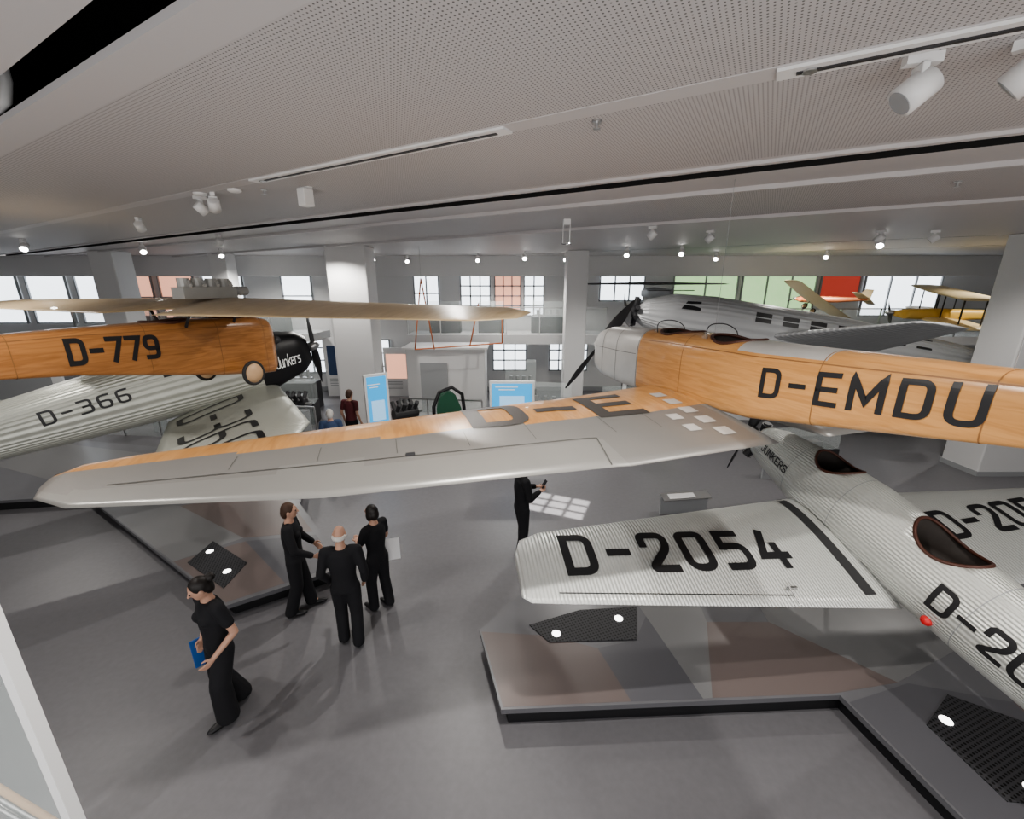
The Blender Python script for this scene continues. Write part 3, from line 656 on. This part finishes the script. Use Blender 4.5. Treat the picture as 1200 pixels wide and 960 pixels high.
for x,y in((.59,3.4),(-2.95,5.6),(4.9,5.2)):
    g=Geo(); g.tube([(x,y,ZC),(x,y,ZC-.012)],.035,16); g.tube([(x,y,ZC),(x,y,ZC-.05)],.012,10); g.tube([(x,y,ZC-.05),(x,y,ZC-.056)],.025,12)
    thing(g.obj('sprinkler',[M['steel']],None),'small metal fire sprinkler under white ceiling','sprinkler','ceiling sprinklers')
for x,y in((-3.85,5.8),(-3.3,5.6)):
    g=Geo(); g.tube([(x,y,ZC),(x,y,ZC-.02),(x,y,ZC-.035)],[.075,.075,.05],24); thing(g.obj('smoke_detector',[M['white']],None),'round white smoke detector on ceiling','smoke detector','ceiling smoke detectors')
def track(a0,a1,nd,label):
    c=Vector((nv[0]*nd-nv[1]*(a0+a1)/2, nv[1]*nd+nv[0]*(a0+a1)/2,ZC-.010)); R=Matrix.Rotation(math.radians(-30),3,'Z')
    g=Geo(); g.box(c,(abs(a1-a0),.13,.02),0,R); o=g.obj('lighting_track',[M['white']]); thing(o,label,'lighting track','recessed lighting tracks')
    q=Geo(); q.box(c+R@Vector((0,0,-.012)),(abs(a1-a0)*.94,.03,.01),0,R); q.obj('track_slot',[M['dark']],o)
    q=Geo(); p=c+R@Vector((-abs(a1-a0)*.45,0,-.012)); q.tube([p,p-Vector((0,0,.008))],.035,16); q.obj('downlight_lens',[M['steel']],o)
    return o
track(1.8,5.0,3.06,'long white recessed lighting track in perforated ceiling'); track(-2.9,.12,3.06,'long white recessed lighting track in perforated ceiling')
for (x,y),z in (((2.4,5.1),3.85),((3.1,2.6),3.9)):
    g=Geo(); g.tube([(x,y,z),(x,y,ZC)],.0025,6); thing(g.obj('suspension_cable',[M['grey']],None),'thin steel cable holding aeroplane from ceiling','cable','suspension cables')
e=empty('added_gobo',(.95,8.0,ZC),label='added projector with slotted shutter plate under ceiling',cat='gobo')  # added light shaper: its bars cut a window-light grid onto the floor
Geo().box((0,0,-.04),(.12,.12,.08)).obj('housing',[M['white']],e)
g=Geo(); R_=Matrix.Rotation(math.radians(-22),3,'Z')
for x in(-.048,-.010,.010,.048): g.box(R_@Vector((x,0,-.40)),(.04 if abs(x)>.04 else .003,.16,.002),0,R_)
for y in(-.048,-.007,.007,.048): g.box(R_@Vector((0,y,-.403)),(.13,.058 if abs(y)>.04 else .003,.002),0,R_)
g.obj('gobo_plate',[M['dark']],e)
for sx in(-.06,.06): Geo().box((sx,0,-.22),(.01,.03,.36)).obj('bracket',[M['white']],e)
# ================================================================ rear hall furniture
def screen(loc,w,h,yaw,label='upright display screen with bright blue picture',z=1.2):
    e=empty('display_screen',(loc[0],loc[1],0),(0,0,yaw),label,'screen')
    bevel(Geo().box((0,0,z),(w,.1,h)).obj('screen_housing',[M['white']],e),.01)
    Geo().box((0,-.055,z),(w-.12,.01,h-.12)).obj('screen_panel',[M['blue']],e)
    Geo().box((0,-.064,z-h*.12),(w*.55,.006,h*.35)).obj('screen_picture',[M['blue2']],e)
    g=Geo()
    for k in range(2): g.box((-w*.12,-.063,z+h*.33-.07*k),(w*(.5-.15*k),.004,.025))
    g.obj('screen_caption',[M['lwhite']],e)
    Geo().box((0,0,(z-h/2)/2),(w*.5,.08,z-h/2)).obj('stand',[M['grey']],e); return e
screen((.0,10.6),1.15,.85,0,z=1.65)
screen((-3.4,10.4),.6,1.5,math.radians(35),z=1.55)
e=empty('exhibition_cabinet',(-2.2,14.6,0),(0,0,0),'tall white exhibition cabinet with glazed door','cabinet')
bevel(Geo().box((0,0,1.2),(2.6,1.2,2.4)).obj('body',[M['wall']],e),.02)
Geo().box((-.4,-.62,1.1),(.9,.03,1.7)).obj('door',[M['grey']],e); Geo().box((0,-.05,2.43),(2.8,1.4,.06)).obj('top_board',[M['white']],e)
e=empty('vintage_cowling_exhibit',(-1.75,11.4,0),(0,0,.3),'dark green rounded cowling with black frame on stand','exhibit')
g=Geo(); g.tube([(-.42,0,.7),(-.42,0,1.2),(-.25,0,1.6),(.1,0,1.72),(.38,0,1.5),(.42,0,1.1),(.42,0,.7)],.05,10); g.obj('frame',[M['black']],e,True)
g=Geo(); g.loft([ [Vector((-.36*s,y,.72)),Vector((.36*s,y,.72)),Vector((.36*s,y,1.1)),Vector((.2*s,y,1.5)),Vector((0,y,1.62)),Vector((-.25*s,y,1.45)),Vector((-.36*s,y,1.15))] for y,s in((-.02,.95),(.35,.8))]); g.obj('cowling',[M['green']],e)
Geo().box((0,0,.35),(1.0,.6,.7)).obj('stand',[M['dark']],e)
def rail(loc,L,yaw,h,label,mt='white'):
    e=empty('information_lectern',(loc[0],loc[1],0),(0,0,yaw),label,'lectern')
    Geo().box((0,0,h/2),(L,.05,h)).obj('upright_panel',[M['grey']],e)
    Geo().box((0,-.03,h+.02),(L,.22,.03),0,Matrix.Rotation(math.radians(15),3,'X')).obj('sloping_top',[M['steel']],e)
    Geo().box((-L*.1,-.05,h+.042),(L*.55,.14,.006),0,Matrix.Rotation(math.radians(15),3,'X')).obj('caption_plate',[M[mt]],e)
    return e
rail((3.45,7.7),1.0,math.radians(8),.36,'low grey information lectern with steel top on carpet')
rail((-5.5,10.4),1.2,math.radians(-40),.7,'low grey information lectern with steel top on carpet')
rail((6.6,9.2),1.4,math.radians(-5),.5,'low grey information lectern with steel top on carpet')
def showcase(x,y,w,d,h,yaw,label,mt='dark',kind=0):
    e=empty('display_case',(x,y,0),(0,0,yaw),label,'display case')
    Geo().box((0,0,h*.25),(w,d,h*.5)).obj('plinth',[M[mt]],e); Geo().box((0,0,h*.75),(w-.04,d-.04,h*.5-.02)).obj('glass_cover',[M['glass']],e)
    g=Geo()
    if kind==0: g.tube([(-w*.2,0,h*.52),(-w*.2,0,h*.75)],.07,12); g.box((w*.15,0,h*.6),(w*.3,d*.4,h*.15))
    else:
        for k in range(4): g.tube([(-w*.3+k*w*.2,0,h*.52),(-w*.3+k*w*.2,0,h*.72)],.06,10)
        g.box((0,0,h*.55),(w*.8,d*.3,h*.06))
    g.obj('exhibit',[M['steel']],e)
    return e
showcase(-7.2,13.6,1.4,.7,1.4,.2,'glass display case with metal parts on dark plinth'); showcase(-9.6,14.3,1.6,.8,1.5,-.1,'glass display case with metal parts on white plinth','white')
showcase(1.2,13.2,1.4,.7,1.4,-.2,'glass display case with metal parts on dark plinth',kind=1); showcase(3.6,13.4,1.2,.8,1.2,.1,'glass display case with metal parts on white plinth','white')
showcase(.3,14.7,1.1,.6,1.9,0,'tall glass display case with metal parts','dark',1); showcase(7.5,10.4,1.6,.7,.8,.1,'low glass display case with metal parts on dark plinth')
showcase(-7.9,15.4,1.4,.7,2.0,0,'tall glass display case with metal parts','dark',1); showcase(5.2,16.4,1.6,.7,1.8,0,'tall glass display case with metal parts','dark',1)
for x,w in((-2.6,1.2),(-.8,1.0),(1.4,1.3)):
    e=showcase(x,17.0,w,.5,1.2,0,'glass display case standing on upper gallery floor','dark',1); e.location.z=2.63
for x,w in((-15,1.6),(-12.5,1.2),(-9.5,1.4)):
    e=showcase(x,17.1,w,.5,1.2,0,'glass display case standing on upper gallery floor','dark',0); e.location.z=2.66
def panel(x,y,w,h,yaw,mt,label,z0=0):
    e=empty('exhibition_board',(x,y,0),(0,0,yaw),label,'display board')
    Geo().box((0,0,z0+h/2),(w,.08,h)).obj('board',[M['white']],e)
    Geo().box((0,-.045,z0+h*.62),(w*.8,.01,h*.5)).obj('board_picture',[M[mt]],e)
    g=Geo(); 
    for k in range(4): g.box((-w*.1,-.045,z0+h*.3-.09*k),(w*.6,.008,.03))
    g.obj('board_caption',[M['grey']],e); return e
panel(-8.6,12.9,1.2,2.2,.3,'grey','white freestanding exhibition board with grey picture'); panel(-6.9,17.2,1.4,2.4,0,'navy','white exhibition board with dark blue picture')
panel(-4.7,17.2,1.0,2.0,0,'worange','white exhibition board with orange picture'); panel(4.6,14.6,1.4,2.3,-.2,'dark','white exhibition board with dark picture')
panel(-12.2,13.6,2.6,2.4,.25,'white','wide white freestanding partition board'); panel(-15.6,13.0,3.0,2.6,.1,'grey','wide white partition board with grey picture')
panel(7.0,13.9,2.4,2.4,0,'navy','white exhibition board with dark blue picture')
for x,y,w in((-6.6,12.5,0),(2.9,11.0,1),(-.2,11.9,2),(-10.9,12.9,3),(-3.0,11.5,1.4)):
    e=empty('engine_exhibit',(x,y,0),(0,0,.5*w),'dark metal aircraft engine mounted on grey stand','engine','engine exhibits')
    Geo().box((0,0,.35),(.6,.5,.7)).obj('stand',[M['grey']],e)
    g=Geo(); g.tube([(-.35,0,.95),(.35,0,.95)],.16,14)
    for k in range(4):
        for s in(-1,1): g.tube([(-.27+.18*k,0,.98),(-.27+.18*k,s*.22,1.28)],.06,10)
    g.obj('engine_block',[M['dark']],e); g=Geo(); g.tube([(.35,0,.95),(.5,0,.95)],.05,10); g.obj('crankshaft',[M['steel']],e)
e=empty('wooden_frame_rig',(-1.5,13.2,0),label='slender wooden frame rig with crossed struts hanging high',cat='exhibit')
g=Geo()
for a,b in(((-1.5,0,2.5),(-1.2,0,4.6)),((-.9,0,2.5),(-1.2,0,4.6)),((-1.5,0,2.5),(1.2,0,2.7)),((1.2,0,2.7),(1.2,0,3.6)),((.2,0,2.6),(.5,0,3.9))): g.tube([a,b],.02,8)
g.obj('frame',[M['orange']],e,True); g=Geo(); g.tube([(-1.2,0,4.6),(-1.2,0,5.5)],.006,6); g.obj('cable',[M['steel']],e)
# ================================================================ PEOPLE
def remesh(g,name,mats,parent,vox,smooth_it=4):
    o=g.obj(name,mats,parent)
    r=o.modifiers.new('r','REMESH'); r.mode='VOXEL'; r.voxel_size=vox; r.use_smooth_shade=True
    s=o.modifiers.new('s','SMOOTH'); s.iterations=smooth_it; s.factor=.5
    bake(o); return o
def limb(g,pts,rad):
    pts=[Vector(p) for p in pts]
    for p,r in zip(pts,rad): g.ell(p,(r,r,r),12)
    for a,b,r,q in zip(pts,pts[1:],rad,rad[1:]): g.tube([a,b],[r,q],14)
def ering(c,rx,ry,n=20): return [Vector((c[0]+rx*math.cos(2*pi*k/n),c[1]+ry*math.sin(2*pi*k/n),c[2])) for k in range(n)]
def hand(g,wr,el,side,curl=.5):
    d=(Vector(wr)-Vector(el)).normalized(); s=Vector((0,1,0)); s=(s-d*s.dot(d)).normalized(); nrm=d.cross(s)*(side)
    wr=Vector(wr)
    R=Matrix((s,nrm,d)).transposed(); g.ell(wr+d*.05,(.038,.017,.052),12,0,R); limb(g,[wr-d*.02,wr+d*.03],[.026,.024])
    for k,(o,L) in enumerate(((.03,.07),(.01,.08),(-.01,.075),(-.03,.06))):
        b=wr+d*.085+s*o; m=b+(d*math.cos(curl*.6)-nrm*math.sin(curl*.6))*L*.5; t=m+(d*math.cos(curl*1.5)-nrm*math.sin(curl*1.5))*L*.5
        limb(g,[b,m,t],[.0105,.0095,.008])
    b=wr+d*.03+s*.03; limb(g,[b,b+(d*.6+s*.7-nrm*.3).normalized()*.035,b+(d*.85+s*.5-nrm*.4).normalized()*.068],[.013,.011,.009])
def person(loc,yaw,H,label,pose={},skin='skin',hair='hairb',hairstyle='short',top='cloth',bottom='cloth',sleeve='short',wide=0,female=False,vox=.009,jacket=False):
    s=H/1.75; e=empty('person',(loc[0],loc[1],0),(0,0,yaw),label,'person'); e.scale=(s,s,s)
    P=dict(footL=(-.10,.06,.08),footR=(.10,-.06,.08),kneeL=(-.1,.06,.49),kneeR=(.1,.0,.49),elL=(-.25,-.05,1.13),elR=(.25,-.05,1.13),wrL=(-.26,.05,.87),wrR=(.26,.05,.87),head=(0,.02,0),hy=0,lean=0); P.update(pose)
    ln=P['lean']; sw=.165 if female else .19
    shL=Vector((-sw,ln,1.41)); shR=Vector((sw,ln,1.41)); hc=Vector((P['head'][0],ln+P['head'][1]+.01,1.625+P['head'][2]))
    g=Geo()
    g.loft([ering((0,0,.86),.12,.09),ering((0,0,.95),.155,.105),ering((0,ln*.3,1.08),.125,.09),ering((0,ln*.6,1.25),.15,.105),ering((0,ln*.9,1.38),.15,.09),ering((0,ln,1.45),.09,.06)])
    limb(g,[(0,ln,1.42),(0,ln+.01,1.52),hc-Vector((0,.01,.06))],[.07,.052,.055])
    for sd,kn,ft in((-1,P['kneeL'],P['footL']),(1,P['kneeR'],P['footR'])): limb(g,[(sd*.085,0,.9),kn,ft],[.088,.055,.038]); limb(g,[ft,Vector(ft)+Vector((0,.1,-.045))],[.04,.03])
    for sh,el,wr,sd in((shL,P['elL'],P['wrL'],-1),(shR,P['elR'],P['wrR'],1)):
        limb(g,[sh*.6+Vector((0,ln,1.43))*.4,sh,el,wr],[.055,.052,.038,.026]); hand(g,wr,el,sd)
    Rh=Matrix.Rotation(P['hy'],3,'Z')@Matrix.Rotation(P.get('nod',0),3,'X')
    h=lambda x,y,z: hc+Rh@Vector((x,y,z))
    g.ell(hc,(.074,.092,.112),20,0,Rh); g.ell(h(0,.03,-.055),(.052,.055,.055),16,0,Rh)
    limb(g,[h(0,.088,.015),h(0,.108,-.018)],[.01,.015]); 
    for sd in(-1,1): g.ell(h(sd*.076,-.005,-.005),(.012,.02,.032),10,0,Rh); g.ell(h(sd*.03,.082,.03),(.02,.01,.008),8,0,Rh)
    remesh(g,'body',[M[skin]],e,vox)
    g=Geo(); 
    for sd in(-1,1): g.ell(h(sd*.03,.084,.012),(.013,.01,.008),10,0,Rh)
    g.obj('eyes',[M['black']],e,True)
    g=Geo(); g.ell(h(0,.083,-.052),(.024,.008,.006),10,0,Rh); g.obj('mouth',[M['dred']],e,True)
    g=Geo()
    if hairstyle=='bald':
        for k in range(9):
            a=pi+pi*k/8; g.ell(h(.074*math.cos(a),.088*math.sin(a)-.005,-.02),(.018,.018,.038),10,0,Rh)
    else:
        g.ell(h(0,-.018,.025),(.084,.095,.105),18,0,Rh); g.ell(h(0,-.06,-.02),(.075,.06,.09),16,0,Rh)
        if hairstyle=='bun': g.ell(h(0,-.125,.045),(.045,.045,.045),14,0,Rh)
        if hairstyle=='bob':
            for sd in(-1,1): g.ell(h(sd*.07,-.02,-.03),(.022,.055,.075),12,0,Rh)
    remesh(g,'hair',[M[hair]],e,.009)
    g=Geo(); jz=.84 if jacket else .92
    g.loft([ering((0,0,jz),.165+.01*jacket,.12),ering((0,ln*.3,1.05),.15 if not female else .138,.112),ering((0,ln*.6,1.25),.172,.125),ering((0,ln*.9,1.38),.17,.108),ering((0,ln,1.455),.1,.075)])
    if female: 
        for sd in(-1,1): g.ell((sd*.07,ln*.7+.085,1.28),(.065,.06,.06))
    for sh,el,wr in((shL,P['elL'],P['wrL']),(shR,P['elR'],P['wrR'])):
        el=Vector(el);wr=Vector(wr)
        if sleeve=='short': limb(g,[sh*.6+Vector((0,ln,1.43))*.4,sh,sh.lerp(el,.6)],[.065,.067,.058])
        else: limb(g,[sh*.6+Vector((0,ln,1.43))*.4,sh,el,el.lerp(wr,.93)],[.066,.068,.056,.042])
    remesh(g,'jacket' if jacket else 'shirt',[M[top]],e,.012)
    g=Geo(); g.loft([ering((0,0,.84),.15,.11),ering((0,0,.93),.165,.118),ering((0,0,1.0),.15,.11)])
    for sd,kn,ft in((-1,P['kneeL'],P['footL']),(1,P['kneeR'],P['footR'])):
        a=.075+wide; limb(g,[(sd*.085,0,.88),kn,Vector(ft)+Vector((0,-.01,-.02+wide*.3))],[.103,.08+wide*.6,a])
    for v in g.v: v.z=max(v.z,.03)
    remesh(g,'trousers',[M[bottom]],e,.012)
    for ft in(P['footL'],P['footR']):
        g=Geo(); f=Vector(ft); g.ell((f.x,f.y+.07,max(.04,f.z-.04)),(.047,.14,.04)); g.ell((f.x,f.y-.02,max(.05,f.z-.03)),(.045,.06,.05))
        for v in g.v: v.z=max(v.z,.0)
        remesh(g,'shoe',[M['black']],e,.01,2)
    return e,s
person((-3.0,3.52),math.radians(150),1.72,'woman in black t-shirt and wide black trousers walking, dark tied hair',dict(footL=(-.08,.10,.08),kneeL=(-.09,.10,.5),footR=(.08,-.12,.08),kneeR=(.09,.02,.48),head=(0,.04,-.01),nod=-.35,hy=-.3,elL=(-.26,-.06,1.13),wrL=(-.24,.14,.98),elR=(.25,-.06,1.13),wrR=(.27,.03,.88)),hairstyle='bun',wide=.035,female=True,vox=.008)
o=Geo().box((.0,0,0),(.02,.24,.32)).obj('folder',[M['bluebag']]); bevel(o,.006); o.location=(-3.27,3.66,.68); o.rotation_euler=(0,.1,math.radians(140)); thing(o,'blue folder held in walking woman\'s hand','folder')
person((-2.95,5.0),math.radians(-75),1.68,'person in long black clothes with short brown hair standing on carpet',dict(elR=(.26,.08,1.14),wrR=(.22,.28,1.02),elL=(-.25,.04,1.13),wrL=(-.2,.22,.98),footL=(-.1,.12,.08),footR=(.1,-.12,.08)),hair='hairr',sleeve='long',top='cloth',jacket=True,wide=.01,female=True)
person((-2.05,4.43),math.radians(10),1.68,'bald elderly man in black suit seen from behind',dict(wrL=(-.2,.12,.9),elL=(-.26,-.05,1.13),wrR=(.22,.1,.88),elR=(.26,-.05,1.13),footL=(-.1,.04,.08),footR=(.1,-.06,.08)),hair='hairg',hairstyle='bald',sleeve='long',jacket=True,vox=.008)
person((-1.85,5.05),math.radians(60),1.62,'woman in black blouse with short dark hair holding white paper',dict(elR=(.25,.05,1.13),wrR=(.26,.2,.95),elL=(-.24,.08,1.14),wrL=(-.1,.28,1.12)),hairstyle='bob',female=True,sleeve='short')
g=Geo(); g.add([(-.1,-.15,0),(.1,-.15,0),(.1,.15,.02),(-.1,.15,.02),(-.1,-.15,-.003),(.1,-.15,-.003),(.1,.15,.017),(-.1,.15,.017)],[(0,1,2,3),(7,6,5,4),(0,4,5,1),(1,5,6,2),(2,6,7,3),(3,7,4,0)])
o=g.obj('paper_sheet',[M['paper']]); o.location=(-1.7,5.28,.80); o.rotation_euler=(math.radians(70),0,.3); thing(o,'white sheet of paper in woman\'s hand','paper')
person((.16,6.3),math.radians(-70),1.76,'person in black suit standing looking at phone in hands',dict(elL=(-.25,.04,1.14),wrL=(-.08,.28,1.18),elR=(.25,.04,1.14),wrR=(.08,.28,1.16),nod=-.4),sleeve='long',jacket=True,hair='hairr')
o=bevel(Geo().box((0,0,0),(.075,.012,.15)).obj('phone',[M['black']]),.004); o.location=(.53,6.43,1.25); o.rotation_euler=(-.6,0,math.radians(-70)); thing(o,'black mobile phone held in both hands','phone')
person((-4.2,9.4),math.radians(20),1.68,'person in navy shirt with grey hair standing by platform',{},hair='hairg',top='navy',vox=.014)
person((-4.3,10.9),math.radians(-20),1.78,'person in dark red shirt with brown hair standing',{},hair='hairr',top='dred',vox=.014)
# ================================================================ LIGHTS
W_=bpy.data.worlds.new('world'); SC.world=W_; W_.use_nodes=True
W_.node_tree.nodes['Background'].inputs[0].default_value=(1,.975,.96,1); W_.node_tree.nodes['Background'].inputs[1].default_value=.5
def lamp(x,y,e,z=5.3,size=.05,ang=150,tgt=None,col=(1,.96,.905),bl=.6):
    l=bpy.data.lights.new('spot_lamp','SPOT'); l.energy=e; l.spot_size=math.radians(ang); l.spot_blend=bl; l.shadow_soft_size=size; l.color=col
    o=bpy.data.objects.new('spot_lamp',l); o.location=(x,y,z); COL.objects.link(o)
    if tgt: o.rotation_euler=(Vector(tgt)-Vector((x,y,z))).to_track_quat('-Z','Y').to_euler()
for x,y,e_ in((-4,3,190),(.3,2.4,460),(4,2,240),(-8,6,220),(-1,7.5,380),(5.5,7.8,270),(-5,12,330),(2,11,330),(9,8,260),(-12,10,320),(0,15.5,430),(9,14.5,400),(-9,15.5,430),(14,12,260)):
    lamp(x,y,e_)
lamp(.95,8.0,4200,z=5.35,size=.002,ang=28,bl=.1)
def area(loc,tgt,e,sx,sy,col=(1,1,1)):
    l=bpy.data.lights.new('added_fill','AREA'); l.shape='RECTANGLE'; l.size=sx; l.size_y=sy; l.energy=e; l.color=col
    o=bpy.data.objects.new('added_fill',l); o.location=loc; COL.objects.link(o); o.rotation_euler=(Vector(tgt)-Vector(loc)).to_track_quat('-Z','Y').to_euler()
area((0,-2.5,2.5),(0,8,5.5),320,14,3,(1,.98,.96))  # added fill behind the camera, brightens the ceiling
# ================================================================ CAMERA
cd=bpy.data.cameras.new('camera'); cam=bpy.data.objects.new('camera',cd); COL.objects.link(cam)
cam.location=(0,0,4.4); cam.rotation_euler=(math.radians(90-16.2),0,0); cd.sensor_width=36; cd.lens=36*500/1200; cd.clip_start=.05
SC.camera=cam
SC.view_settings.view_transform='AgX'; SC.view_settings.look='AgX - Medium High Contrast'; SC.view_settings.exposure=.08
